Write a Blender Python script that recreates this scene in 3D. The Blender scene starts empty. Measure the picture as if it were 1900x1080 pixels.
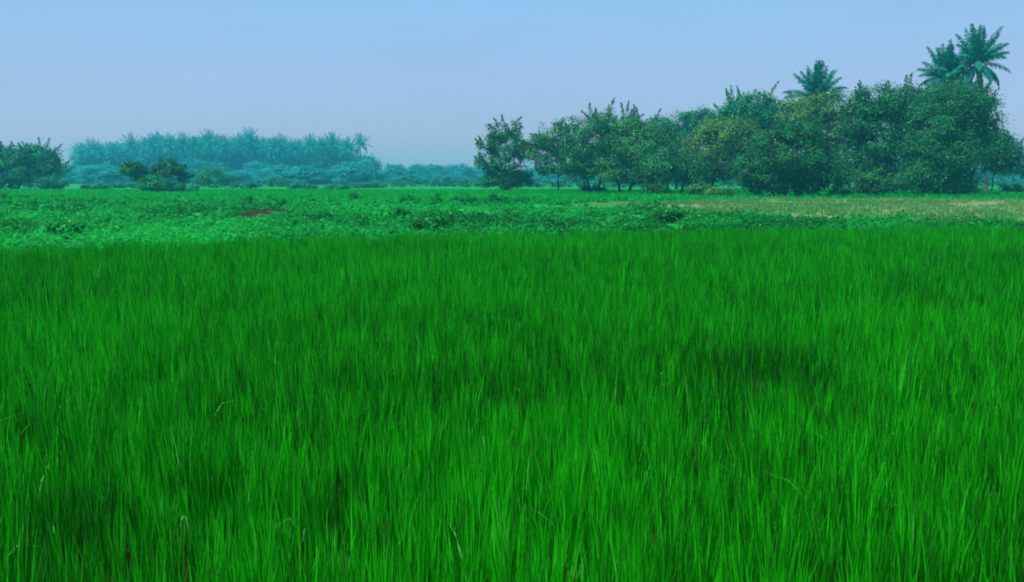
import bpy, math
import numpy as np
from mathutils import Vector

# ------------------------------------------------------------------ camera, sky, sun, exposure
S = bpy.context.scene
COL = S.collection
R = math.radians
CAM_H, PITCH, FPX = 1.6, R(7.46), 1581.0          # eye height, tilt below the horizon, focal length in photo pixels
cam = bpy.data.cameras.new('camera'); cam_ob = bpy.data.objects.new('camera', cam); COL.objects.link(cam_ob)
cam.sensor_width = 36; cam.lens = FPX / 1900 * 36; cam.clip_start = 0.05; cam.clip_end = 6000
cam_ob.location = (0, 0, CAM_H); cam_ob.rotation_euler = (math.pi / 2 - PITCH, 0, 0)
S.camera = cam_ob
SUN_EL, SUN_AZ = R(57), R(245)                      # azimuth clockwise from +Y: high, on the left
SKY_STRENGTH, VEIL = 0.10, 0.75                      # VEIL: how much of the clear sky the thin overcast covers
w = bpy.data.worlds.new('World'); S.world = w; w.use_nodes = True
nt = w.node_tree; nt.nodes.clear()
sky = nt.nodes.new('ShaderNodeTexSky'); sky.sky_type = 'NISHITA'; sky.sun_disc = False
sky.sun_elevation = SUN_EL; sky.sun_rotation = SUN_AZ; sky.air_density = 1.0; sky.dust_density = 1.0; sky.ozone_density = 1.0
bg = nt.nodes.new('ShaderNodeBackground'); bg.inputs['Strength'].default_value = SKY_STRENGTH
out = nt.nodes.new('ShaderNodeOutputWorld')
tc = nt.nodes.new('ShaderNodeTexCoord'); sx = nt.nodes.new('ShaderNodeSeparateXYZ'); vr = nt.nodes.new('ShaderNodeValToRGB')
nt.links.new(tc.outputs['Generated'], sx.inputs[0]); nt.links.new(sx.outputs['Z'], vr.inputs[0])
ve = vr.color_ramp.elements; ve[0].position = 0.0; ve[0].color = (0.26, 0.175, 0.33, 1); ve[1].position = 0.21; ve[1].color = (0.14, 0.28, 0.475, 1)
vx = ve.new(0.08); vx.color = (0.18, 0.22, 0.395, 1)
vm = nt.nodes.new('ShaderNodeMix'); vm.data_type = 'RGBA'; vm.inputs[0].default_value = VEIL
vs = nt.nodes.new('ShaderNodeMix'); vs.data_type = 'RGBA'; vs.blend_type = 'MULTIPLY'; vs.inputs[0].default_value = 1; vs.inputs[7].default_value = (10, 10, 10, 1)
cn = nt.nodes.new('ShaderNodeTexNoise'); cn.inputs['Scale'].default_value = 2.2; cn.inputs['Detail'].default_value = 3
cm = nt.nodes.new('ShaderNodeMapRange'); cm.inputs[1].default_value = 0.3; cm.inputs[2].default_value = 0.7; cm.inputs[3].default_value = 9.2; cm.inputs[4].default_value = 10.6
cs = nt.nodes.new('ShaderNodeMapping'); cs.inputs['Scale'].default_value = (1, 1, 3.5)
nt.links.new(tc.outputs['Generated'], cs.inputs[0]); nt.links.new(cs.outputs[0], cn.inputs['Vector']); nt.links.new(cn.outputs[0], cm.inputs[0]); nt.links.new(cm.outputs[0], vs.inputs[7])
nt.links.new(vr.outputs[0], vs.inputs[6]); nt.links.new(vs.outputs[2], vm.inputs[7]); nt.links.new(sky.outputs[0], vm.inputs[6])
nt.links.new(vm.outputs[2], bg.inputs['Color']); nt.links.new(bg.outputs[0], out.inputs['Surface'])
sl = bpy.data.lights.new('sun', 'SUN'); sl.energy = 2.9; sl.angle = R(10); sl.color = (1.0, 0.96, 0.9)
so = bpy.data.objects.new('sun', sl); COL.objects.link(so)
so.rotation_euler = Vector((-math.sin(SUN_AZ) * math.cos(SUN_EL), -math.cos(SUN_AZ) * math.cos(SUN_EL), -math.sin(SUN_EL))).to_track_quat('-Z', 'Y').to_euler()
S.view_settings.view_transform = 'Standard'; S.view_settings.look = 'None'
S.view_settings.exposure = 0.9; S.view_settings.gamma = 1.0; S.view_settings.use_curve_mapping = False
S.render.engine = 'CYCLES'; S.cycles.use_denoising = True; S.cycles.filter_width = 1.9; S.cycles.max_bounces = 6
S.cycles.transmission_bounces = 4; S.cycles.diffuse_bounces = 3; S.cycles.volume_bounces = 1; S.cycles.transparent_max_bounces = 4

# ------------------------------------------------------------------ helpers
FW = np.array([0, math.cos(PITCH), -math.sin(PITCH)]); UP = np.array([0, math.sin(PITCH), math.cos(PITCH)])
def ray(px, py): return np.array([(px - 950) / FPX, 0, 0]) - (py - 540) / FPX * UP + FW
def ground(px, py, z=0.0):
    d = ray(px, py); t = (z - CAM_H) / d[2]; return np.array([0, 0, CAM_H]) + d * t
def at(px, py, dist):
    d = ray(px, py); return np.array([0, 0, CAM_H]) + d * (dist / d[1])

def vnoise(x, y, seed=0):
    xi = np.floor(x).astype(np.int64); yi = np.floor(y).astype(np.int64); fx = x - xi; fy = y - yi
    def h(a, b):
        n = (a * 374761393 + b * 668265263 + seed * 1442695041) & 0xffffffff
        n = ((n ^ (n >> 13)) * 1274126177) & 0xffffffff
        return ((n ^ (n >> 16)) & 0xffff) / 65535.0
    sx = fx * fx * (3 - 2 * fx); sy = fy * fy * (3 - 2 * fy)
    return (h(xi, yi) * (1 - sx) + h(xi + 1, yi) * sx) * (1 - sy) + (h(xi, yi + 1) * (1 - sx) + h(xi + 1, yi + 1) * sx) * sy
def fbm(x, y, seed=0): return 0.55 * vnoise(x, y, seed) + 0.3 * vnoise(x * 2.1, y * 2.1, seed + 7) + 0.15 * vnoise(x * 4.3, y * 4.3, seed + 13)

def mesh_np(name, V, F, tint=None):
    me = bpy.data.meshes.new(name)
    V = np.asarray(V, np.float32); F = np.asarray(F, np.int32); k = F.shape[1]
    me.vertices.add(len(V)); me.vertices.foreach_set('co', V.ravel())
    me.loops.add(F.size); me.loops.foreach_set('vertex_index', F.ravel())
    me.polygons.add(len(F)); me.polygons.foreach_set('loop_start', np.arange(0, F.size, k, dtype=np.int32))
    me.polygons.foreach_set('loop_total', np.full(len(F), k, np.int32))
    if tint is not None:
        a = me.attributes.new('tint', 'FLOAT', 'FACE'); a.data.foreach_set('value', np.asarray(tint, np.float32))
    me.update(); me.validate()
    return me
def link(name, me, mat, parent=None, smooth=False):
    o = bpy.data.objects.new(name, me); COL.objects.link(o)
    if mat and not me.materials: me.materials.append(mat)
    if smooth: me.polygons.foreach_set('use_smooth', np.ones(len(me.polygons), bool))
    if parent: o.parent = parent
    return o
def tag(o, label=None, cat=None, group=None, kind=None):
    if label: o['label'] = label
    if cat: o['category'] = cat
    if group: o['group'] = group
    if kind: o['kind'] = kind
    return o
def empty(name, loc, label, cat, group=None):
    o = bpy.data.objects.new(name, None); COL.objects.link(o); o.location = tuple(loc); o.empty_display_size = 0.5
    return tag(o, label, cat, group)

def nodes(name):
    m = bpy.data.materials.new(name); m.use_nodes = True; n = m.node_tree; n.nodes.clear(); return m, n
def leaf_mat(name, a, b, c=None, trans=0.22, rough=0.6, spec=0.12, nscale=0.0, tcol=1.25):
    """two or three leaf colours picked per leaf by the tint attribute, part of the light passing through the leaf"""
    m, n = nodes(name); N = n.nodes.new; L = n.links.new
    at_ = N('ShaderNodeAttribute'); at_.attribute_name = 'tint'
    cr = N('ShaderNodeValToRGB'); e = cr.color_ramp.elements
    e[0].position = 0.0; e[0].color = (*a, 1); e[1].position = 0.85; e[1].color = (*b, 1)
    if c: el = e.new(1.0); el.color = (*c, 1)
    L(at_.outputs['Fac'], cr.inputs[0])
    p = N('ShaderNodeBsdfPrincipled'); p.inputs['Roughness'].default_value = rough; p.inputs['Specular IOR Level'].default_value = spec
    t = N('ShaderNodeBsdfTranslucent'); mx = N('ShaderNodeMixShader'); mx.inputs[0].default_value = trans
    ml = N('ShaderNodeMix'); ml.data_type = 'RGBA'; ml.blend_type = 'MULTIPLY'; ml.inputs[0].default_value = 1
    ml.inputs[7].default_value = (tcol, tcol, tcol, 1)
    L(cr.outputs[0], p.inputs['Base Color']); L(cr.outputs[0], ml.inputs[6]); L(ml.outputs[2], t.inputs['Color'])
    L(p.outputs[0], mx.inputs[1]); L(t.outputs[0], mx.inputs[2])
    o = N('ShaderNodeOutputMaterial'); L(mx.outputs[0], o.inputs[0]); return m
def ground_mat(name, stops, scale, detail=6, rough=0.95, bump=0.3):
    m, n = nodes(name); N = n.nodes.new; L = n.links.new
    tc = N('ShaderNodeNewGeometry'); nz = N('ShaderNodeTexNoise'); nz.inputs['Scale'].default_value = scale; nz.inputs['Detail'].default_value = detail
    nz.inputs['Roughness'].default_value = 0.65
    L(tc.outputs['Position'], nz.inputs['Vector'])
    cr = N('ShaderNodeValToRGB'); e = cr.color_ramp.elements
    e[0].position, e[0].color = stops[0][0], (*stops[0][1], 1); e[1].position, e[1].color = stops[-1][0], (*stops[-1][1], 1)
    for pos, c in stops[1:-1]: x = e.new(pos); x.color = (*c, 1)
    L(nz.outputs[0], cr.inputs[0])
    p = N('ShaderNodeBsdfPrincipled'); p.inputs['Roughness'].default_value = rough; p.inputs['Specular IOR Level'].default_value = 0.1
    L(cr.outputs[0], p.inputs['Base Color'])
    b = N('ShaderNodeBump'); b.inputs['Strength'].default_value = bump; b.inputs['Distance'].default_value = 0.1
    n2 = N('ShaderNodeTexNoise'); n2.inputs['Scale'].default_value = scale * 9; n2.inputs['Detail'].default_value = 4
    L(tc.outputs['Position'], n2.inputs['Vector']); L(n2.outputs[0], b.inputs['Height']); L(b.outputs[0], p.inputs['Normal'])
    o = N('ShaderNodeOutputMaterial'); L(p.outputs[0], o.inputs[0]); return m
def bark_mat(name, a, b):
    return ground_mat(name, [(0.35, a), (0.65, b)], 3.0, bump=0.5)

M = {
 'rice': leaf_mat('rice_blades', (0.006, 0.10, 0.003), (0.018, 0.60, 0.005), (0.18, 0.62, 0.15), trans=0.33, spec=0.05),
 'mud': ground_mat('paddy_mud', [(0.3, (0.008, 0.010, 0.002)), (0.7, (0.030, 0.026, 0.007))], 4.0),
 'weed': leaf_mat('weed_leaves', (0.006, 0.10, 0.014), (0.012, 0.41, 0.055), (0.08, 0.55, 0.14), trans=0.35, spec=0.06),
 'herb': leaf_mat('herb_leaves', (0.004, 0.13, 0.018), (0.008, 0.40, 0.05), (0.03, 0.45, 0.08), trans=0.35, spec=0.06),
 'crop': leaf_mat('crop_blades', (0.005, 0.26, 0.02), (0.01, 0.46, 0.03), (0.03, 0.5, 0.05), trans=0.35, spec=0.05),
 'dry': leaf_mat('dry_grass', (0.035, 0.27, 0.055), (0.16, 0.29, 0.085), (0.34, 0.25, 0.115), trans=0.3, spec=0.05),
 'ground': ground_mat('field_ground', [(0.35, (0.004, 0.15, 0.02)), (0.55, (0.008, 0.28, 0.03)), (0.75, (0.02, 0.34, 0.05))], 0.15),
 'pasture': ground_mat('pasture_ground', [(0.3, (0.04, 0.24, 0.05)), (0.5, (0.15, 0.26, 0.08)), (0.7, (0.29, 0.19, 0.095))], 0.35),
 'brown': ground_mat('brown_strip', [(0.3, (0.015, 0.18, 0.03)), (0.5, (0.06, 0.16, 0.035)), (0.7, (0.12, 0.11, 0.04))], 0.5),
 'earth': ground_mat('bare_earth', [(0.3, (0.010, 0.016, 0.006)), (0.7, (0.035, 0.038, 0.018))], 3.0),
 'bark': bark_mat('tree_bark', (0.018, 0.028, 0.02), (0.05, 0.065, 0.05)),
 'bark_pale': bark_mat('pale_bark', (0.04, 0.06, 0.05), (0.11, 0.14, 0.11)),
 'dark': leaf_mat('dark_leaves', (0.005, 0.05, 0.013), (0.02, 0.24, 0.055), (0.13, 0.42, 0.15)),
 'mid': leaf_mat('green_leaves', (0.01, 0.075, 0.015), (0.05, 0.30, 0.06), (0.20, 0.46, 0.14)),
 'teal': leaf_mat('teal_leaves', (0.004, 0.09, 0.032), (0.015, 0.31, 0.10), (0.07, 0.42, 0.17)),
 'yellow': leaf_mat('yellowish_leaves', (0.02, 0.09, 0.018), (0.10, 0.31, 0.05), (0.32, 0.45, 0.10)),
 'palm': leaf_mat('palm_leaves', (0.003, 0.13, 0.10), (0.008, 0.27, 0.17), (0.02, 0.34, 0.20), trans=0.25),
 'far': leaf_mat('far_leaves_haze_tint', (0.006, 0.19, 0.175), (0.012, 0.37, 0.31), trans=0.25),  # blue-teal of the distance haze is partly mixed into this leaf colour
}

# ------------------------------------------------------------------ ground sheets
def sheet(name, pts, z, mat, label=None, kind='structure'):
    V = [(p[0], p[1], z) for p in pts]
    me = bpy.data.meshes.new(name); me.from_pydata(V, [], [tuple(range(len(V)))]); me.update()
    return tag(link(name, me, mat), label, None, None, kind)
sheet('ground', [(-700, -60), (700, -60), (700, 900), (-700, 900)], 0.0, M['ground'], 'flat green farmland stretching to the hazy tree line')
RICE_EDGE = [(-300, 470), (0, 458), (180, 450), (350, 443), (700, 433), (1000, 429), (1300, 424), (1600, 420), (1900, 417), (2200, 415)]
edge = np.array([ground(px, py, 0.33)[:2] for px, py in RICE_EDGE])
def rice_limit(x, y):                               # distance of the paddy's far edge in the direction of (x, y)
    return np.interp(np.arctan2(x, y), np.arctan2(edge[:, 0], edge[:, 1]), np.hypot(edge[:, 0], edge[:, 1]))
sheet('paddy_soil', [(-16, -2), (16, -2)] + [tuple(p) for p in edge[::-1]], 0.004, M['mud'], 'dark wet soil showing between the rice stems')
PAST = [(1150, 381), (1250, 374), (1350, 369), (1600, 369), (1900, 371), (2300, 373), (2300, 425), (1900, 419), (1650, 413), (1420, 406), (1330, 398), (1230, 386)]
past = np.array([ground(*p)[:2] for p in PAST])
sheet('dry_pasture', [tuple(p) for p in past], 0.004, M['pasture'], 'dry olive and tan pasture strip in front of the grove')
STRIP = [(1040, 379), (1200, 374), (1300, 371), (1345, 373), (1250, 379), (1150, 383), (1050, 384)]
strip = np.array([ground(*p)[:2] for p in STRIP])
sheet('bare_strip', [tuple(p) for p in strip], 0.008, M['brown'], 'thin brownish strip of bare ground leading to the pasture')
def inside(poly, x, y):
    r = np.zeros(len(x), bool); n = len(poly)
    for i in range(n):
        x1, y1 = poly[i]; x2, y2 = poly[(i + 1) % n]
        c = ((y1 > y) != (y2 > y)) & (x < (x2 - x1) * (y - y1) / (y2 - y1 + 1e-12) + x1); r ^= c
    return r

# ------------------------------------------------------------------ blades and leaves
def blades(P, H, W, lean, ldir, bend, face, segs):
    """curved tapering blades: root P (n,3), height, width, lean (rad), lean direction, tip bend, facing"""
    n = len(P); ts = np.linspace(0, 1, segs + 1)
    prof = np.interp(ts, [0, 0.35, 0.75, 1], [0.75, 1.0, 0.7, 0.06])
    ang = lean[:, None] + bend[:, None] * ts[None, :] ** 1.6
    step = H[:, None] / segs
    dr = np.sin(ang) * step; dz = np.cos(ang) * step
    r = np.concatenate([np.zeros((n, 1)), np.cumsum(dr[:, 1:], 1)], 1); z = np.concatenate([np.zeros((n, 1)), np.cumsum(dz[:, 1:], 1)], 1)
    cx = P[:, 0:1] + r * np.sin(ldir)[:, None]; cy = P[:, 1:2] + r * np.cos(ldir)[:, None]; cz = P[:, 2:3] + z
    hw = 0.5 * W[:, None] * prof[None, :]; sx = np.cos(face)[:, None] * hw; sy = np.sin(face)[:, None] * hw
    V = np.stack([np.stack([cx - sx, cy - sy, cz], -1), np.stack([cx + sx, cy + sy, cz], -1)], 2).reshape(-1, 3)
    b = (np.arange(n) * (segs + 1) * 2)[:, None] + (np.arange(segs) * 2)[None, :]
    F = np.stack([b, b + 1, b + 3, b + 2], -1).reshape(-1, 4)
    return V, F, segs
def leaves(C, Nrm, size, asp, rng, tip=None):
    """diamond leaves: centre, normal, length, width/length; tip = preferred direction of the leaf"""
    n = len(C); Nrm = Nrm / (np.linalg.norm(Nrm, axis=1, keepdims=True) + 1e-9)
    t = rng.normal(size=(n, 3)) if tip is None else tip
    t = t - Nrm * np.sum(t * Nrm, 1, keepdims=True); t /= np.linalg.norm(t, axis=1, keepdims=True) + 1e-9
    b = np.cross(Nrm, t); s = size[:, None]
    V = np.stack([C - t * s * 0.5, C + b * s * asp * 0.5 - t * s * 0.06, C + t * s * 0.5, C - b * s * asp * 0.5 - t * s * 0.06], 1).reshape(-1, 3)
    return V, np.arange(n * 4).reshape(-1, 4)
def join(parts):
    Vs, Fs, Ts, o = [], [], [], 0
    for V, F, T in parts:
        Vs.append(V); Fs.append(F + o); Ts.append(T); o += len(V)
    return np.concatenate(Vs), np.concatenate(Fs), np.concatenate(Ts)

# ------------------------------------------------------------------ rice paddy
rng = np.random.default_rng(11)
def spot(px, py, rx, ry, x, y, z=0.30):              # soft elliptical patch around a place on the canopy
    c = ground(px, py, z); a = ground(px + rx, py, z); b = ground(px, py - ry, z); d = ground(px, py + ry, z)
    sx = abs(a[0] - c[0]); sy = max(abs(b[1] - d[1]) / 2, 0.05)
    return np.exp(-(((x - c[0]) / sx) ** 2 + ((y - c[1]) / sy) ** 2))
def rice_map(x, y):
    thin = spot(1360, 655, 90, 40, x, y) + 0.8 * spot(1465, 655, 80, 36, x, y) + 0.6 * spot(1320, 780, 45, 90, x, y) + 0.12 * spot(1100, 700, 140, 60, x, y) + 0.22 * spot(660, 590, 200, 25, x, y) + 0.2 * spot(620, 790, 120, 60, x, y) \
        + 0.85 * spot(180, 1045, 26, 80, x, y) + 0.8 * spot(30, 1010, 20, 100, x, y) + 0.7 * spot(330, 1000, 18, 80, x, y) + 0.7 * spot(570, 950, 24, 80, x, y) + 0.6 * spot(110, 920, 30, 50, x, y) + 0.15 * spot(830, 700, 160, 50, x, y)
    h = 0.345 + 0.08 * (fbm(x * 0.9, y * 0.9, 3) - 0.5) + 0.08 * (vnoise(x * 3.0, y * 3.0, 5) - 0.5)
    thin = thin * (0.45 + 1.1 * vnoise(x * 5.5, y * 4.0, 15))
    h = h * (0.70 + 0.55 * vnoise(x * 7.0, y * 5.0, 17))
    return thin, h
parts = []
for d0, d1, dens, nb, segs, wmul in ((1.2, 5.0, 150, 25, 4, 1.0), (5.0, 10.0, 140, 19, 3, 1.2), (10.0, 27.0, 80, 13, 2, 1.8)):
    lo, hi = -0.7 * d1 - 3.5, 0.7 * d1 + 3.5
    n = int((hi - lo) * (d1 - d0 + 0.5) * dens)
    x = rng.uniform(lo, hi, n); y = rng.uniform(d0 * 0.75, d1, n); d = np.hypot(x, y)
    ok = (d >= d0) & (d < d1) & (d < rice_limit(x, y) + 0.7 * (fbm(x * 1.2, y * 1.2, 9) - 0.5)) & (np.abs(x) < 0.66 * y + 3.2)
    x, y = x[ok], y[ok]; thin, h = rice_map(x, y)
    keep = rng.random(len(x)) > np.where((y < 4.2) & (x < -0.5), 0.72, 0.2) * np.clip(thin, 0, 1) + 0.12 * np.clip((vnoise(x * 3.1, y * 3.1, 21) - 0.68) * 4, 0, 1)
    keep &= rng.random(len(x)) > np.clip(1.5 * (spot(178, 1050, 16, 70, x, y, 0.1) + spot(28, 1010, 12, 60, x, y, 0.1) + spot(322, 1020, 9, 45, x, y, 0.1) + 0.8 * spot(1345, 690, 9, 14, x, y, 0.1)), 0, 0.95)
    x, y, thin, h = x[keep], y[keep], thin[keep], h[keep]
    h = h * (1 - 0.34 * np.clip(thin, 0, 1)); k = len(x)
    cl_t = np.clip(0.38 + 0.32 * (fbm(x * 0.5, y * 0.5, 31) - 0.5) + rng.normal(0, 0.13, k) - 0.5 * np.clip(thin, 0, 1), 0, 1)
    cl_dir = rng.uniform(0, 2 * math.pi, k); cl_lean = np.abs(rng.normal(0.04, 0.06, k))
    idx = np.repeat(np.arange(k), nb); m = len(idx)
    rr = 0.028 * np.sqrt(rng.random(m)) * (0.7 + 0.45 * wmul); th = rng.uniform(0, 2 * math.pi, m)
    P = np.stack([x[idx] + rr * np.sin(th), y[idx] + rr * np.cos(th), np.full(m, 0.0)], 1)
    H = (h * rng.normal(1, 0.13, k))[idx] * rng.uniform(0.42, 1.12, m); W = rng.uniform(0.0036, 0.0068, m) * wmul
    lean = np.abs(rng.normal(0.035, 0.035, m)) + cl_lean[idx] * 0.4; ldir = np.where(rng.random(m) < 0.65, th, cl_dir[idx])
    bend = np.abs(rng.normal(0.06, 0.12, m)); odd = rng.random(m) < 0.004; bend[odd] = rng.uniform(1.2, 2.3, odd.sum()); H[odd] *= 1.1
    T = np.clip(cl_t[idx] + 0.02 + rng.normal(0, 0.23, m), 0, 0.86); T[rng.random(m) < 0.0025] = 0.93; T[odd & (rng.random(m) < 0.4)] = 0.97
    V, F, sg = blades(P, H, W, lean, ldir, bend, rng.uniform(-0.9, 0.9, m), segs)
    parts.append((V, F, np.repeat(T, sg)))
V, F, T = join(parts)
tag(link('rice_plants', mesh_np('rice_plants', V, F, T), M['rice']), 'dense bright green young rice filling the paddy in front', 'rice', None, 'stuff')
NB = len(F)

# ------------------------------------------------------------------ weeds, crop and dry grass
rng = np.random.default_rng(23)
gap_c = ground(502, 403); 
def in_gap(x, y): return ((x - gap_c[0]) / 1.3) ** 2 + ((y - gap_c[1]) / 1.9) ** 2 < 0.75 + 0.7 * fbm(x * 2.0, y * 1.2, 91)
def field_points(d0, d1, dens, ang=0.68):
    n = int(2 * ang * d1 * (d1 - d0) * dens)
    x = rng.uniform(-ang * d1 - 4, ang * d1 + 4, n); y = rng.uniform(d0, d1, n)
    ok = np.abs(x) < ang * y + 4; return x[ok], y[ok]
parts = []
for d0, d1, dens, nl, ls in ((13, 30, 4.0, 70, 0.085), (30, 48, 2.2, 55, 0.12), (48, 70, 0.9, 46, 0.17)):
    x, y = field_points(d0, d1, dens); d = np.hypot(x, y)
    gone = in_gap(x, y) | inside(past, x, y) | (inside(strip, x, y) & (rng.random(len(x)) < 0.85))
    ok = (d > rice_limit(x, y) + 0.2) & ~gone & (fbm(x * 0.55, y * 0.3, 41) > 0.33 + 0.08 * (y > 48))
    x, y = x[ok], y[ok]; k = len(x)
    big = 0.6 * fbm(x * 0.35, y * 0.22, 43) + 0.4 * fbm(x * 0.12, y * 0.08, 44)
    h = np.clip(0.16 + 1.0 * (big - 0.39), 0.07, 0.62) * rng.uniform(0.7, 1.4, k); rad = rng.uniform(0.25, 0.5, k)
    ct = np.clip(0.5 + 1.0 * (fbm(x * 0.45, y * 0.25, 47) - 0.5) + 1.2 * (fbm(x * 0.13, y * 0.09, 48) - 0.5) + rng.normal(0, 0.10, k), 0, 0.9)
    idx = np.repeat(np.arange(k), nl); m = len(idx)
    u = rng.normal(size=(m, 3)); u /= np.linalg.norm(u, axis=1, keepdims=True); u[:, 2] = np.abs(u[:, 2]); q = rng.uniform(0.55, 1.0, m)
    C = np.stack([x[idx] + u[:, 0] * rad[idx] * q, y[idx] + u[:, 1] * rad[idx] * q, 0.03 + u[:, 2] * h[idx] * q], 1)
    Nr = u * 0.5 + np.array([0, 0, 0.8]) + rng.normal(0, 0.45, (m, 3))
    V, F = leaves(C, Nr, ls * rng.uniform(0.7, 1.4, m), 0.75, rng)
    T = np.clip(ct[idx] + rng.normal(0, 0.15, m), 0, 0.84); T[rng.random(m) < 0.01] = 1
    parts.append((V, F, T))
V, F, T = join(parts); NW = len(F)
tag(link('weed_cover', mesh_np('weed_cover', V, F, T), M['weed']), 'low leafy weeds and creepers beyond the rice', 'weeds', None, 'stuff')

def tufts(name, x, y, hmin, hmax, wd, per, mat, label, cat, tfun):
    k = len(x); idx = np.repeat(np.arange(k), per); m = len(idx)
    P = np.stack([x[idx] + rng.normal(0, 0.12, m), y[idx] + rng.normal(0, 0.12, m), np.zeros(m)], 1)
    T = np.clip(tfun(x, y)[idx] + rng.normal(0, 0.18, m), 0, 1)
    V, F, sg = blades(P, rng.uniform(hmin, hmax, m), np.full(m, wd), np.abs(rng.normal(0.25, 0.2, m)), rng.uniform(0, 6.28, m),
                      np.abs(rng.normal(0.3, 0.3, m)), rng.uniform(-0.8, 0.8, m), 2)
    return tag(link(name, mesh_np(name, V, F, np.repeat(T, sg)), mat), label, cat, None, 'stuff')
x, y = field_points(50, 125, 1.6); ok = ~inside(past, x, y) & ~inside(strip, x, y) & (rng.random(len(x)) < np.clip((y - 48) / 14, 0, 1)); x, y = x[ok], y[ok]
tufts('field_grass', x, y, 0.18, 0.42, 0.08, 5, M['crop'], 'bright green level crop strip in front of the far trees', 'crop', lambda x, y: 0.45 + 0.8 * (fbm(x * 0.06, y * 0.12, 61) - 0.5))
x, y = field_points(24, 80, 6.0); ok = inside(past, x, y) & (fbm(x * 0.3, y * 0.3, 71) > 0.33); x, y = x[ok], y[ok]
tufts('dry_grass', x, y, 0.07, 0.24, 0.04, 5, M['dry'], 'thin dry olive grass on the pasture strip', 'dry grass', lambda x, y: 0.42 + 1.5 * (fbm(x * 0.10, y * 0.3, 73) - 0.5) + np.clip((x - 22) * 0.012, -0.3, 0.2))

# ------------------------------------------------------------------ trees
def tube(pts, rad, sides=6):
    pts = np.asarray(pts, float); n = len(pts); V = []
    tg = np.gradient(pts, axis=0); tg /= np.linalg.norm(tg, axis=1, keepdims=True) + 1e-9
    for p, t, r in zip(pts, tg, rad):
        a = np.cross(t, (0.31, 0.95, 0.05) if abs(t[2]) > 0.7 else (0, 0, 1)); a /= np.linalg.norm(a) + 1e-9; b = np.cross(t, a)
        th = np.arange(sides) * 2 * math.pi / sides
        V.append(p + r * (np.cos(th)[:, None] * a + np.sin(th)[:, None] * b))
    F = [[i * sides + j, i * sides + (j + 1) % sides, (i + 1) * sides + (j + 1) % sides, (i + 1) * sides + j] for i in range(n - 1) for j in range(sides)]
    return np.concatenate(V), np.array(F), np.zeros(len(F))
def curve(a, b, sag, n=5):
    t = np.linspace(0, 1, n)[:, None]; p = a + (b - a) * t; p[:, 2] += sag * np.sin(math.pi * t[:, 0]); return p

def grow(seed, stems, lobes, leaf=0.22, per=80, cr=(0.65, 1.2), shoots=0, shoot_len=1.2, up=0.5, asp=0.5, droop=0.0, trunk_r=0.16):
    """stems: [(x, y, top z, top x)]; lobes: [(centre xyz, radii xyz, clumps)] in metres about the base -> trunk mesh data, crown mesh data"""
    g = np.random.default_rng(seed); wood, lv = [], []
    st = []
    for (sx, sy, tz, tx) in stems:
        a = np.array([sx, sy, -0.05]); b = np.array([tx, sy * 0.6, tz]); p = curve(a, b, 0, 6); p[1:-1, :2] += g.normal(0, 0.05 * tz / 3, (4, 2))
        wood.append(tube(p, np.linspace(trunk_r, trunk_r * 0.55, 6) * np.array([1.25, 1, 1, 1, 1, 1]), 7)); st.append(p)
    for (c, r, k) in lobes:
        c = np.array(c, float); r = np.array(r, float)
        s = min(st, key=lambda p: np.linalg.norm(p[-1] - c)); hub = c - np.array([0, 0, r[2] * 0.25])
        root = s[-1] if hub[2] > s[-1][2] else s[int(g.integers(2, 5))]
        wood.append(tube(curve(root, hub, 0.15 * np.linalg.norm(hub - root) * 0.4), np.linspace(trunk_r * 0.55, trunk_r * 0.28, 5), 5))
        for i in range(int(k * 0.8) + 1):
            u = g.normal(size=3); u /= np.linalg.norm(u)
            if u[2] < -0.3: u[2] *= g.uniform(0.3, 1.0)
            q = g.uniform(0.3, 1.0) ** 0.42; p = c + u * r * q
            if p[2] < 0.25: p[2] = g.uniform(0.2, 0.6)
            wood.append(tube(curve(hub + (p - hub) * 0.15, p, 0.1 * np.linalg.norm(p - hub) * (1 - 2 * droop), 4), np.linspace(trunk_r * 0.2, 0.012, 4), 4))
            rc = g.uniform(*cr); n = int(per * 1.25 * g.uniform(0.6, 1.4)); tone = g.normal(0.42, 0.27)
            o = g.normal(size=(n, 3)) * np.array([0.48, 0.48, 0.32]) * rc; C = p + o
            C[:, 2] -= droop * np.linalg.norm(o[:, :2], axis=1) * 0.8
            out_ = u * 0.5 + o / (rc + 1e-9) * 0.6; Nr = out_ + np.array([0, 0, up]) + g.normal(0, 0.33, (n, 3))
            V, F = leaves(C, Nr, leaf * g.uniform(0.6, 1.4, n), asp, g); T = np.clip(tone + g.normal(0, 0.10, n), 0, 0.84); T[g.random(n) < 0.03] = 1
            lv.append((V, F, T))
            if i < shoots and u[2] > -0.2:
                dirv = u * np.array([0.7, 0.7, 0.4]) + np.array([0, 0, 0.8]) + g.normal(0, 0.25, 3); dirv /= np.linalg.norm(dirv)
                ln = shoot_len * g.uniform(0.5, 1.3); e = p + dirv * ln
                wood.append(tube(curve(p, e, 0.05, 4), np.linspace(0.025, 0.01, 4), 4))
                m = int(60 * ln / 1.2 * (0.22 / leaf)) + 8; t = g.uniform(0.15, 1.05, m)[:, None]; C = p + (e - p) * t + g.normal(0, 0.17, (m, 3)) * (1.25 - t)
                V, F = leaves(C, g.normal(size=(m, 3)) + np.array([0, -0.3, 0.3]), leaf * g.uniform(0.7, 1.3, m), asp * 0.8, g, tip=dirv + g.normal(0, 0.7, (m, 3)))
                lv.append((V, F, np.clip(0.4 + g.normal(0, 0.2, m), 0, 0.84)))
    return join(wood), join(lv)
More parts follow.
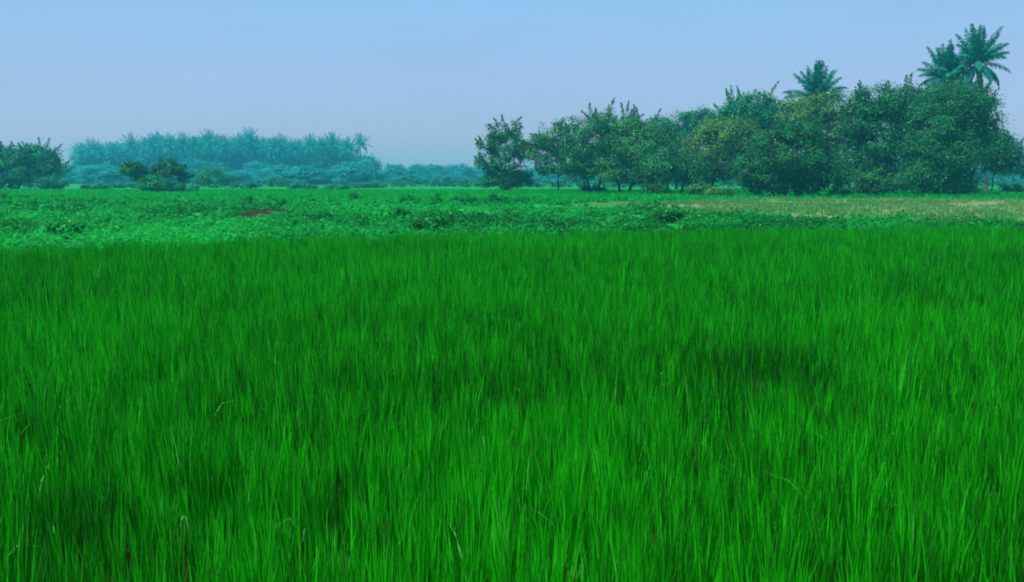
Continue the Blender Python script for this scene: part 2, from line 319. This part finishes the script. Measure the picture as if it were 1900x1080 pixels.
def tree(kind, label, cat, group, base, dist, stems, lobes, mat, seed, bark='bark', bx=None, **kw):
    """stems and lobes given by where they stand in the view at that distance, turned into metres about the foot of the tree"""
    dist = float(dist); x0 = at(base, 357, dist)[0]; mpp = dist / FPX
    e = empty(kind, (x0, dist, 0.0), label, cat, group)
    st = [((px - base) * mpp, dy, at(px, ty, dist)[2], (tx - base) * mpp) for (px, dy, ty, tx) in stems]
    lb = []
    for lo in lobes:
        px, py, rx, ry, k = lo[:5]; dy = lo[5] if len(lo) > 5 else 0.0; c = at(px, py, dist)
        lb.append(((c[0] - x0, dy, max(c[2], 0.3)), (rx * mpp, min(rx, ry * 1.6) * mpp * 0.95, ry * mpp), k))
    wd, lf = grow(seed, st, lb, **kw)
    link('trunk', mesh_np('trunk', wd[0], wd[1]), M[bark], e, True)
    link('crown', mesh_np('crown', lf[0], lf[1], lf[2]), M[mat], e)
    return e
GR = 'trees of the grove'
# front and middle of the grove
tree('small_tree', 'small airy conical tree standing alone at the open end of the grove', 'tree', GR, 938, 112,
     [(938, 0, 300, 938)], [(938, 322, 46, 26, 76), (944, 282, 44, 38, 80), (935, 246, 30, 26, 40), (900, 305, 22, 12, 12), (905, 275, 18, 20, 16), (912, 334, 26, 14, 24), (966, 334, 24, 14, 24), (938, 344, 26, 8, 20)], 'dark', 1, leaf=0.26, per=52, cr=(0.5, 0.9), shoots=16, shoot_len=1.2, up=0.3, trunk_r=0.14)
tree('small_tree', 'thin slender-trunked tree with a gappy crown next to the conical tree', 'tree', GR, 1036, 110,
     [(1036, 0, 300, 1034)], [(1030, 264, 40, 38, 66), (1000, 285, 30, 34, 50), (1060, 258, 40, 40, 74), (1035, 310, 52, 20, 48)], 'mid', 2, leaf=0.26, per=50, cr=(0.5, 0.9), shoots=14, shoot_len=1.1, up=0.4, trunk_r=0.11)
tree('broad_tree', 'broad dark tree with tall upright twigs spiking above its crown', 'tree', GR, 1102, 102,
     [(1094, 0, 310, 1085), (1108, 0.5, 310, 1120)], [(1100, 272, 58, 46, 130), (1120, 300, 64, 36, 90), (1075, 305, 46, 32, 60), (1122, 232, 38, 26, 34), (1150, 240, 24, 22, 16)], 'dark', 3, leaf=0.25, per=75, shoots=15, shoot_len=1.9, up=0.4, trunk_r=0.17)
tree('broad_tree', 'forked two-stemmed tree with a ragged crown in the grove', 'tree', GR, 1160, 98,
     [(1152, 0, 320, 1140), (1168, 0.3, 318, 1180)], [(1172, 256, 42, 36, 66), (1200, 278, 58, 50, 130), (1150, 318, 56, 26, 60), (1215, 320, 40, 28, 50)], 'mid', 4, leaf=0.25, per=72, shoots=14, shoot_len=1.8, trunk_r=0.18)
tree('round_tree', 'rounded bluish tree rising behind the yellowish one', 'tree', GR, 1255, 122,
     [(1255, 0, 300, 1255)], [(1250, 245, 54, 36, 95), (1300, 235, 44, 32, 70), (1225, 270, 46, 44, 60), (1260, 300, 70, 40, 80), (1335, 235, 30, 30, 36)], 'teal', 5, leaf=0.3, per=75, cr=(0.7, 1.2), shoots=5, trunk_r=0.2)
tree('broad_tree', 'tree with yellowish green crown near the middle of the grove', 'tree', GR, 1320, 96,
     [(1320, 0, 320, 1325), (1300, 0.4, 320, 1290)], [(1345, 250, 52, 34, 90), (1310, 280, 48, 36, 75), (1380, 275, 44, 40, 70), (1330, 315, 76, 30, 80)], 'yellow', 6, leaf=0.25, per=78, shoots=8, trunk_r=0.2)
tree('broad_tree', 'dark shaded tree low between the forked tree and the yellowish one', 'tree', GR, 1250, 92,
     [(1240, 0, 335, 1238), (1265, 0.5, 335, 1270)], [(1240, 310, 45, 34, 75), (1280, 320, 40, 28, 60), (1210, 325, 34, 24, 40)], 'dark', 7, leaf=0.24, per=80, shoots=6, trunk_r=0.18)
tree('round_tree', 'tall bluish tree with spiky top behind the grove left of the lone palm', 'tree', GR, 1400, 118,
     [(1400, 0, 280, 1400)], [(1400, 210, 52, 38, 100), (1362, 208, 24, 30, 26), (1440, 225, 44, 40, 80), (1370, 260, 50, 40, 60), (1410, 290, 70, 40, 60)], 'teal', 8, leaf=0.3, per=78, cr=(0.7, 1.2), shoots=14, shoot_len=2.0, trunk_r=0.22)
tree('dense_bush', 'big dense dark bush with foliage down to the ground below the lone palm', 'bush', GR, 1460, 79,
     [(1460, 0, 330, 1460), (1440, 0.4, 330, 1425), (1485, 0.3, 330, 1500)], [(1460, 290, 78, 52, 190), (1410, 320, 48, 40, 90), (1510, 320, 50, 40, 100), (1450, 345, 70, 22, 70), (1480, 250, 50, 26, 60)], 'dark', 9, leaf=0.2, per=88, cr=(0.45, 0.85), shoots=10, shoot_len=1.0, trunk_r=0.14)
tree('broad_tree', 'green tree with pale yellow leaf tips right under the lone palm', 'tree', GR, 1520, 98,
     [(1520, 0, 300, 1520)], [(1540, 208, 44, 38, 90), (1485, 215, 42, 38, 70), (1540, 260, 50, 40, 70), (1500, 290, 55, 40, 60)], 'yellow', 10, leaf=0.25, per=80, shoots=10, trunk_r=0.2)
tree('broad_tree', 'tall dark tree with a bumpy flat top between the lone palm and the twin palms', 'tree', GR, 1640, 90,
     [(1640, 0, 290, 1640), (1610, 0.5, 290, 1600)], [(1630, 198, 50, 38, 120), (1675, 203, 50, 42, 110), (1592, 235, 36, 46, 70), (1650, 270, 75, 45, 150), (1590, 310, 50, 42, 90), (1680, 325, 55, 36, 90)], 'dark', 11, leaf=0.24, per=85, shoots=18, shoot_len=1.4, trunk_r=0.24)
tree('dense_bush', 'small lighter green bush in front of the dark tall trees', 'bush', GR, 1628, 79,
     [(1628, 0, 345, 1625)], [(1612, 325, 24, 26, 34), (1640, 343, 48, 18, 60), (1610, 350, 36, 12, 30)], 'mid', 12, leaf=0.2, per=60, cr=(0.35, 0.65), shoots=10, shoot_len=0.8, up=0.9, trunk_r=0.07)
tree('broad_tree', 'tall broad dark tree in front of the twin palms', 'tree', GR, 1770, 84,
     [(1770, 0, 290, 1770), (1745, 0.5, 300, 1725), (1790, 0.3, 300, 1810)], [(1780, 192, 56, 40, 130), (1740, 240, 58, 46, 130), (1808, 235, 48, 48, 120), (1752, 290, 72, 48, 170), (1720, 325, 50, 36, 90), (1768, 335, 44, 26, 80), (1835, 190, 18, 8, 8)], 'dark', 13, leaf=0.22, per=85, shoots=16, shoot_len=1.3, trunk_r=0.25)
tree('round_tree', 'green crown peeking up between twin palms and dark trees', 'tree', GR, 1725, 100,
     [(1725, 0, 290, 1725)], [(1720, 195, 40, 30, 60), (1760, 180, 40, 30, 60), (1690, 215, 34, 36, 50), (1730, 250, 60, 50, 70)], 'mid', 14, leaf=0.26, per=78, shoots=12, trunk_r=0.22)
tree('round_tree', 'dark round-crowned tree on a bare thin trunk at the far end of the grove', 'tree', GR, 1839, 96,
     [(1839, 0, 325, 1842)], [(1852, 288, 34, 32, 100), (1832, 270, 26, 24, 40), (1862, 306, 28, 20, 50), (1850, 258, 26, 14, 24)], 'dark', 15, leaf=0.24, per=85, shoots=6, trunk_r=0.10)
tree('small_tree', 'little dark tree cut by the edge of the picture beyond the round-crowned tree', 'tree', GR, 1905, 115,
     [(1905, 0, 330, 1905)], [(1905, 315, 18, 22, 26), (1912, 290, 14, 16, 12)], 'teal', 16, leaf=0.26, per=60, shoots=8, trunk_r=0.1)
# low growth at the foot of the grove
UG = 'low shrubs along the foot of the grove'
for i, (px, py, rx, ry, mt, lab) in enumerate([
        (1300, 352, 22, 12, 'mid', 'pale green low shrub under the yellowish tree'), (1215, 352, 26, 9, 'dark', 'flat dark shrub between the forked stems and the yellowish tree'),
        (1335, 358, 30, 8, 'yellow', 'straw coloured low shrub at the edge of the pasture'), (1560, 352, 26, 13, 'dark', 'dark low shrub between the dense bush and the small lighter bush'),
        (1800, 355, 16, 5, 'dark', 'low shrub at the foot of the gap beside the thin trunk'), (1880, 350, 22, 8, 'mid', 'small green shrub in the field beyond the thin-trunked tree'),
        (1100, 352, 26, 5, 'mid', 'thin brush around the double trunk with upright twigs')]):
    b = ground(px, min(py + ry + 1, 366)); tree('low_shrub', lab, 'shrub', UG, px, b[1], [(px, 0, py + 2, px)], [(px, py, rx, ry, int(rx * 1.3))], mt, 40 + i,
        leaf=0.2, per=50, cr=(0.3, 0.55), shoots=6, shoot_len=0.6, trunk_r=0.04)

# ------------------------------------------------------------------ palms
def frond(g, ang, el, ln, curl, pairs, lw, ll):
    """one arching feather leaf: rachis strip and hanging leaflets, starting at the origin"""
    t = np.linspace(0, 1, 12); a = el - curl * t ** 1.5; ds = ln / 11
    r = np.concatenate([[0], np.cumsum(np.cos(a[:-1]) * ds)]); z = np.concatenate([[0], np.cumsum(np.sin(a[:-1]) * ds)])
    d = np.array([math.sin(ang), math.cos(ang), 0]); pts = r[:, None] * d + z[:, None] * np.array([0, 0, 1])
    out_ = [tube(pts, np.linspace(0.05, 0.012, 12), 4)]; out_[0] = (out_[0][0], out_[0][1], out_[0][2] + 0.5)
    tt = np.repeat(np.linspace(0.14, 1.0, pairs), 2); n = len(tt); sgn = np.tile([-1, 1], pairs)
    P = np.stack([np.interp(tt, t, pts[:, i]) for i in range(3)], 1)
    at_ = np.interp(tt, t, a); tg = np.cos(at_)[:, None] * d + np.sin(at_)[:, None] * np.array([0, 0, 1])
    side = np.cross(d, (0, 0, 1)); nm = np.cross(side, tg)
    L = ll * np.interp(tt, [0, 0.3, 0.7, 1], [0.5, 1, 0.9, 0.35]) * g.uniform(0.85, 1.15, n)
    dr = side * sgn[:, None] * 0.55 + tg * 0.75 - np.array([0, 0, 0.6]) - nm * 0.1 + g.normal(0, 0.17, (n, 3)); dr /= np.linalg.norm(dr, axis=1, keepdims=True)
    wv = np.cross(dr, nm); wv /= np.linalg.norm(wv, axis=1, keepdims=True) + 1e-9; hw = lw / 2
    mid = P + dr * L[:, None] * 0.5; end = P + dr * L[:, None] - np.array([0, 0, 0.12]) * L[:, None]
    V = np.stack([P, mid + wv * hw, end, mid - wv * hw], 1).reshape(-1, 3)
    out_.append((V, np.arange(n * 4).reshape(-1, 4), np.clip(g.normal(0.45, 0.18, n), 0, 1)))
    return join(out_)
def frond_set(g, n):
    for i in range(n):
        q = (i + 0.5) / n; el = R(88) - R(122) * q ** 1.25 + g.normal(0, 0.07)
        yield i * 2.39996 + g.normal(0, 0.15), el, 0.12 + 1.15 * min(1, q * 1.3) + g.normal(0, 0.08)
def near_palm(label, px, py, dist, base_px, ln, n, seed, group):
    g = np.random.default_rng(seed); c = at(px, py, dist); b = at(base_px, 357, dist)
    e = empty('coconut_palm', (b[0], dist, 0), label, 'palm', group)
    top = np.array([c[0] - b[0], 0, c[2]]); p = curve(np.array([0, 0, -0.05]), top, 0, 9); p[1:-1, 0] += 0.35 * np.sin(np.linspace(0, math.pi, 9))[1:-1]
    w_ = tube(p, np.interp(np.linspace(0, 1, 9), [0, 0.1, 1], [0.28, 0.19, 0.14]), 8)
    link('trunk', mesh_np('trunk', w_[0], w_[1]), M['bark_pale'], e, True)
    for ang, el, curl in frond_set(g, n):
        V, F, T = frond(g, ang, el, ln * g.uniform(0.85, 1.1), curl, 44, 0.15, 0.95)
        o = link('frond', mesh_np('frond', V, F, T), M['palm'], e); o.location = tuple(top)
    k = 7; u = g.normal(size=(k, 3)); u /= np.linalg.norm(u, axis=1, keepdims=True)
    for j in range(k):
        V, F, T = tube(curve(np.array([0, 0, 0.14]), np.array([0, 0, -0.14]), 0, 5), [0.03, 0.11, 0.13, 0.10, 0.03], 6)
        o = link('coconut', mesh_np('coconut', V, F), M['yellow'], e, True); o.location = tuple(top + np.array([u[j][0] * 0.32, u[j][1] * 0.32, -0.35 + 0.2 * u[j][2]]))
    return e
PG = 'coconut palms rising out of the grove'
near_palm('tallest coconut palm, the bigger of the twin palms above the grove', 1812, 118, 112, 1829, 4.8, 38, 101, PG)
near_palm('lower coconut palm leaning beside the tallest one, partly covered by its fronds', 1757, 145, 114, 1765, 4.5, 38, 102, PG)
near_palm('lone coconut palm sticking out above the middle of the grove', 1515, 180, 118, 1515, 4.5, 38, 103, PG)

# ------------------------------------------------------------------ far palm grove, far trees and scrub
def far_palm_proto(seed, h):
    g = np.random.default_rng(seed); e = empty('coconut_palm', (0, 0, 0), 'x', 'palm', 'hazy palms of the far grove')
    p = curve(np.array([0, 0, -0.1]), np.array([g.normal(0, 0.6), g.normal(0, 0.6), h]), 0, 6)
    w_ = tube(p, np.linspace(0.28, 0.16, 6), 6); link('trunk', mesh_np('trunk', w_[0], w_[1]), M['bark'], e, True)
    fr = []
    for ang, el, curl in frond_set(g, 28):
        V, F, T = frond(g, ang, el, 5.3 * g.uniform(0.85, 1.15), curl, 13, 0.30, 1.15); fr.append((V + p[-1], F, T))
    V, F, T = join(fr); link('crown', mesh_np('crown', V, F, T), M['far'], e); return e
def dup(root, loc, rot, sc, label=None, group=None):
    r = root.copy(); COL.objects.link(r); r.location = loc; r.rotation_euler = (0, 0, rot); r.scale = (sc[0], sc[0], sc[1])
    if label: r['label'] = label
    if group: r['group'] = group
    for ch in root.children:
        c = ch.copy(); COL.objects.link(c); c.parent = r
    return r
g = np.random.default_rng(77)
protos = [far_palm_proto(200 + i, 16.0) for i in range(5)]; used = set()
def place(pl, i, loc, rot, sc, label, group):
    if i in used: return dup(pl[i], loc, rot, sc, label, group)
    used.add(i); o = pl[i]; o.location = loc; o.rotation_euler = (0, 0, rot); o.scale = (sc[0], sc[0], sc[1]); o['label'] = label; o['group'] = group; return o
top_px = [0, 150, 178, 205, 243, 265, 290, 318, 345, 370, 395, 420, 445, 470, 497, 520, 545, 573, 598, 622, 646, 668, 690]
top_py = [270, 268, 259, 264, 251, 263, 249, 252, 247, 254, 242, 251, 253, 240, 257, 252, 259, 251, 257, 249, 260, 249, 264]
PL = 'hazy palms of the far grove'
spec = {150: 'hazy palm at the outer end of the far palm grove behind the spreading tree', 205: 'hazy palm with separate spiky top near the outer end of the far palm grove',
        470: 'hazy palm whose top rises highest in the middle of the far palm grove', 668: 'last hazy palm of the far grove, its outline clear against the sky',
        646: 'hazy palm just inside the last palm of the far palm grove', 395: 'hazy palm with a pointed top above the pale gap in the far palm grove'}
front = [150, 178, 205, 243, 290, 318, 345, 370, 395, 420, 445, 470, 497, 520, 545, 573, 598, 622, 646, 668]
kk = 0
for row, (dist, drop) in enumerate(((385, 0), (405, 5), (420, 9), (395, 17), (410, 30), (425, 23))):
    for px in front:
        if row and px >= 660: continue
        x_ = px + (12 - 24 * (row % 2) * (px > 600) + g.uniform(-7, 7) - 14 * (px > 630) if row else g.uniform(-3, 3)); d_ = dist + g.uniform(-6, 6)
        py = np.interp(x_, top_px, top_py) + drop * g.uniform(0.7, 1.3) + g.uniform(-1, 2)
        h = at(x_, py, d_)[2]; sz = h / 20.3; s_ = 1.2 * g.uniform(0.9, 1.15)
        lab = spec.get(px) if row == 0 else None
        if lab is None: lab = ['hazy blue-green palm in the front row of the far palm grove', 'hazy palm standing deep inside the far palm grove'][row > 0]
        place(protos, kk % 5, (at(x_, 300, d_)[0], d_, 0), g.uniform(0, 6.28), (s_, sz), lab, PL); kk += 1

def far_tree_proto(seed, cat='tree'):
    e = empty('far_tree', (0, 0, 0), 'x', cat, 'hazy far trees')
    gg = np.random.default_rng(seed)
    lb = [((gg.uniform(-2.5, 2.5), gg.uniform(-2, 2), gg.uniform(4.2, 6.8)), (gg.uniform(2, 3.4), gg.uniform(2, 3.2), gg.uniform(1.5, 2.4)), 26) for _ in range(4)] + [((0, 0, 3.2), (4.6, 3.8, 2.6), 60), ((0, 0, 1.4), (4.4, 3.6, 1.4), 36)]
    wd, lf = grow(seed, [(0, 0, 3.0, 0.2)], lb, leaf=0.55, per=36, cr=(0.9, 1.7), trunk_r=0.25, shoots=2, shoot_len=1.4)
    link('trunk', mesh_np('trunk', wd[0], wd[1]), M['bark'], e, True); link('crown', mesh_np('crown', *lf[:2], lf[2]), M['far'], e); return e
ft = [far_tree_proto(300 + i) for i in range(4)]; used2 = set()
def place_far(px, top, dist, wpx, label, group):
    global kk
    i = kk % 4; kk += 1
    h = at(px, top, dist)[2]; loc = (at(px, 325, dist)[0], dist, 0); sc = (wpx * dist / FPX / 7.4, h / 8.6)
    rot = g.uniform(0, 6.28)
    if i in used2: return dup(ft[i], loc, rot, sc, label, group)
    used2.add(i); o = ft[i]; o.location = loc; o.rotation_euler = (0, 0, rot); o.scale = (sc[0], sc[0], sc[1]); o['label'] = label; o['group'] = group; return o
# rounded crowns among the palms
for px, top, wd_, d_, lab in ((490, 262, 80, 425, 'hazy broad tree behind the tallest palms of the far grove'), (640, 278, 76, 420, 'hazy broad tree filling the inner end of the far palm grove'), (165, 272, 50, 400, 'hazy round tree at the outer end of the far palm grove'), (285, 250, 60, 400, 'hazy dome-topped tree among the far palms above the dark pair'),
        (225, 268, 64, 400, 'hazy round tree between the first palms of the far grove'), (430, 268, 80, 412, 'hazy broad tree below the palm tops of the far grove'), (545, 270, 80, 412, 'hazy broad tree under the inner palm tops of the far grove'), (350, 262, 70, 412, 'hazy broad tree behind the front palms of the far grove')):
    place_far(px, top, d_, wd_, lab, 'hazy round trees in the far palm grove')
for i in range(10):
    place_far(185 + i * 49 + g.uniform(-8, 8), g.uniform(272, 284), g.uniform(425, 440), 64, 'hazy tree half hidden behind the trunks of the far palm grove', 'hazy round trees in the far palm grove')
# scrub under the far palms and the tree line running on behind the grove
UL = 'hazy bushes below the far palms'
for i in range(22):
    px = 135 + i * 26 + g.uniform(-8, 8); top = g.uniform(294, 318)
    place_far(px, top, g.uniform(250, 370), g.uniform(50, 85), 'hazy blue-green bush in the scrub below the far palms', UL)
FL = 'hazy trees of the far tree line'
for px, top, wd_, d_, lab in ((700, 318, 40, 360, 'low hazy bush right after the last far palm'), (728, 301, 46, 345, 'hazy flat-topped tree, tallest in the low line beside the far palms'), (773, 302, 52, 350, 'second hazy flat-topped tree in the low line beside the far palms'),
        (810, 305, 50, 385, 'paler hazy tree in the low line nearing the conical tree'), (850, 303, 55, 400, 'faint hazy tree in the low line just before the conical tree'), (890, 306, 55, 400, 'faint hazy tree behind the conical tree'),
        (745, 322, 70, 310, 'dark hazy bush at the foot of the flat-topped trees'), (830, 325, 70, 315, 'hazy bush low in front of the faint trees')):
    place_far(px, top, d_, wd_, lab, FL)
for i in range(22):
    px = 935 + i * 48 + g.uniform(-10, 10)
    place_far(px, g.uniform(306, 316), g.uniform(350, 400), g.uniform(55, 80), 'hazy far tree seen in the gaps under the grove', FL)
for i in range(6):
    place_far(-60 + i * 32, g.uniform(306, 320), g.uniform(320, 380), 64, 'hazy far tree behind the spreading tree', FL)

# middle-distance trees
MG = 'trees standing in the middle distance'
tree('spreading_tree', 'spreading flat-crowned dull green tree cut by the picture edge', 'tree', MG, 22, 132,
     [(22, 0, 318, 20), (30, 0.4, 318, 50)], [(60, 300, 48, 26, 90), (10, 300, 50, 24, 80), (75, 283, 30, 14, 30), (25, 285, 34, 14, 30), (100, 315, 26, 14, 24), (-40, 310, 50, 34, 60), (0, 330, 40, 26, 70), (45, 322, 34, 18, 40)], 'teal', 20, leaf=0.32, per=75, cr=(0.7, 1.2), shoots=14, shoot_len=1.5, trunk_r=0.2)
tree('round_bush', 'hazy rounded bush at the foot of the spreading tree', 'bush', MG, 85, 140, [(85, 0, 335, 85)], [(75, 338, 40, 18, 50), (110, 345, 20, 10, 16)], 'teal', 21, leaf=0.3, per=60, cr=(0.6, 1.0), trunk_r=0.1)
tree('small_tree', 'dark small tree leaning over, first of a close pair before the far palms', 'tree', MG, 268, 104, [(268, 0, 338, 256)], [(248, 316, 26, 15, 42), (268, 328, 18, 14, 20)], 'dark', 22, leaf=0.24, per=70, cr=(0.4, 0.75), shoots=5, shoot_len=0.7, trunk_r=0.10)
tree('small_tree', 'dark small rounded tree, second of a close pair before the far palms', 'tree', MG, 315, 104, [(315, 0, 335, 318)], [(320, 314, 27, 17, 50), (295, 322, 16, 10, 12), (340, 330, 10, 12, 10)], 'dark', 23, leaf=0.24, per=70, cr=(0.4, 0.75), shoots=5, shoot_len=0.7, trunk_r=0.10)
tree('round_bush', 'low dark bush spreading under the close pair of small trees', 'bush', MG, 305, 101, [(305, 0, 348, 305)], [(300, 345, 44, 12, 60), (345, 352, 26, 6, 20), (285, 340, 25, 12, 20)], 'teal', 24, leaf=0.22, per=66, cr=(0.35, 0.65), shoots=4, shoot_len=0.5, trunk_r=0.06)
tree('round_bush', 'soft round green bush right beside the dark pair of small trees', 'bush', MG, 402, 165, [(402, 0, 335, 402)], [(400, 332, 38, 22, 80)], 'teal', 25, leaf=0.32, per=66, cr=(0.7, 1.1), trunk_r=0.1)
for i, (px, py, rx, ry, d_, lab) in enumerate(((455, 345, 34, 8, 150, 'low hazy scrub bush between the round bush and the bare earth'), (560, 348, 30, 7, 140, 'low hazy scrub bush in the middle below the far palms'), (625, 349, 26, 6, 128, 'dark flat scrub bush at the edge of the crop strip'),
        (180, 350, 30, 6, 135, 'low scrub bush beside the spreading tree'), (230, 346, 40, 9, 160, 'hazy scrub bush behind the leaning dark tree'), (520, 340, 40, 10, 180, 'hazy scrub bush further back below the far palms'), (680, 345, 40, 8, 160, 'hazy scrub bush under the last far palm'),
        (742, 339, 52, 13, 185, 'hazy scrub bush below the flat-topped trees'), (822, 340, 50, 12, 190, 'hazy scrub bush between the flat-topped trees and the conical tree'), (880, 341, 40, 11, 180, 'hazy scrub bush beside the foot of the conical tree'),
        (1000, 342, 44, 11, 175, 'hazy scrub bush seen between the conical tree and the slender one'), (1062, 341, 40, 12, 180, 'hazy scrub bush seen behind the trunk of the slender tree'), (1130, 342, 44, 11, 170, 'hazy scrub bush seen between the forked stems'),
        (1200, 342, 44, 11, 175, 'hazy scrub bush seen under the dark shaded tree'), (1290, 342, 50, 11, 180, 'hazy scrub bush seen under the yellowish tree'), (1380, 342, 50, 12, 180, 'hazy scrub bush seen beside the dense dark bush'),
        (1850, 338, 44, 13, 190, 'hazy scrub bush seen in the gap beside the thin trunk'), (1920, 338, 40, 13, 190, 'hazy scrub bush at the picture edge beyond the thin trunk'))):
    tree('scrub_bush', lab, 'bush', 'scrub bushes behind the crop strip', px, d_, [(px, 0, py, px)], [(px, py, rx, ry, int(rx * 1.2))], 'teal', 60 + i, leaf=0.28, per=46, cr=(0.45, 0.8), trunk_r=0.05)
# taller weeds standing out of the field
for i, (px, py, h, wd_, lab) in enumerate(((655, 373, 16, 18, 'upright weed standing in the crop strip'), (752, 380, 12, 22, 'weed clump in front of the low hazy tree line'), (805, 378, 10, 16, 'small weed between two bigger clumps'),
        (858, 381, 14, 46, 'widest weed clump before the conical tree'), (912, 378, 9, 22, 'low weed clump under the conical tree'), (690, 392, 7, 16, 'small weed tuft beyond the bare earth'), (1240, 414, 11, 40, 'leafy low weed clump at the rice edge beside the pasture'),
        (800, 433, 8, 44, 'flat weed clump right at the rice edge'), (120, 444, 8, 44, 'flat weed clump at the rice edge on the side of the spreading tree'), (10, 438, 9, 36, 'weed clump cut by the picture edge'), (740, 410, 12, 22, 'weed clump in the middle of the creepers'))):
    b = ground(px, py); tree('weed_clump', lab, 'weed', 'taller weeds standing out of the creepers', px, b[1], [(px, 0, py - h * 0.6, px)], [(px, py - h * 0.42, wd_ * 0.7, h * 0.5, int(10 + wd_ * 0.7))], 'weed', 80 + i,
        leaf=0.12, per=44, cr=(0.14, 0.3), shoots=4, shoot_len=0.14, up=0.8, trunk_r=0.02)

# bare earth bank among the weeds
gg = np.random.default_rng(5); nx, ny = 40, 18; V = []
for j in range(ny):
    for i in range(nx):
        u, v = i / (nx - 1) * 2 - 1, j / (ny - 1) * 2 - 1; r_ = max(0, 1 - u * u) * max(0, 1 - v * v)
        V.append((gap_c[0] + u * 1.4 * (1 + 0.12 * math.sin(v * 7)), gap_c[1] + v * 0.9, -0.03 + 0.34 * r_ ** 0.6 + 0.05 * r_ * gg.normal() + 0.16 * r_ * (float(vnoise(np.array([u * 3.0]), np.array([v * 2.0 + 5]), 3)[0]) - 0.5)))
F = [(j * nx + i, j * nx + i + 1, (j + 1) * nx + i + 1, (j + 1) * nx + i) for j in range(ny - 1) for i in range(nx - 1)]
tag(link('earth_mound', mesh_np('earth_mound', V, F), M['earth'], None, True), 'bare reddish brown earth mound among the low weeds', 'mound')

# ------------------------------------------------------------------ haze
hx = bpy.data.meshes.new('haze'); a0, a1, b0, b1, c0, c1 = -720, 720, -80, 920, -1, 26
hx.from_pydata([(a0, b0, c0), (a1, b0, c0), (a1, b1, c0), (a0, b1, c0), (a0, b0, c1), (a1, b0, c1), (a1, b1, c1), (a0, b1, c1)], [],
               [(3, 2, 1, 0), (4, 5, 6, 7), (0, 1, 5, 4), (1, 2, 6, 5), (2, 3, 7, 6), (3, 0, 4, 7)]); hx.update()
hm, hn = nodes('haze'); pv = hn.nodes.new('ShaderNodeVolumePrincipled'); pv.inputs['Color'].default_value = (0.08, 0.62, 0.84, 1)
pv.inputs['Density'].default_value = 0.00095; pv.inputs['Anisotropy'].default_value = 0.1
ho = hn.nodes.new('ShaderNodeOutputMaterial'); hn.links.new(pv.outputs[0], ho.inputs['Volume'])
tag(link('haze', hx, hm), 'pale blue haze over the fields', None, None, 'stuff')
print('quads: rice', NB, 'weeds', NW)
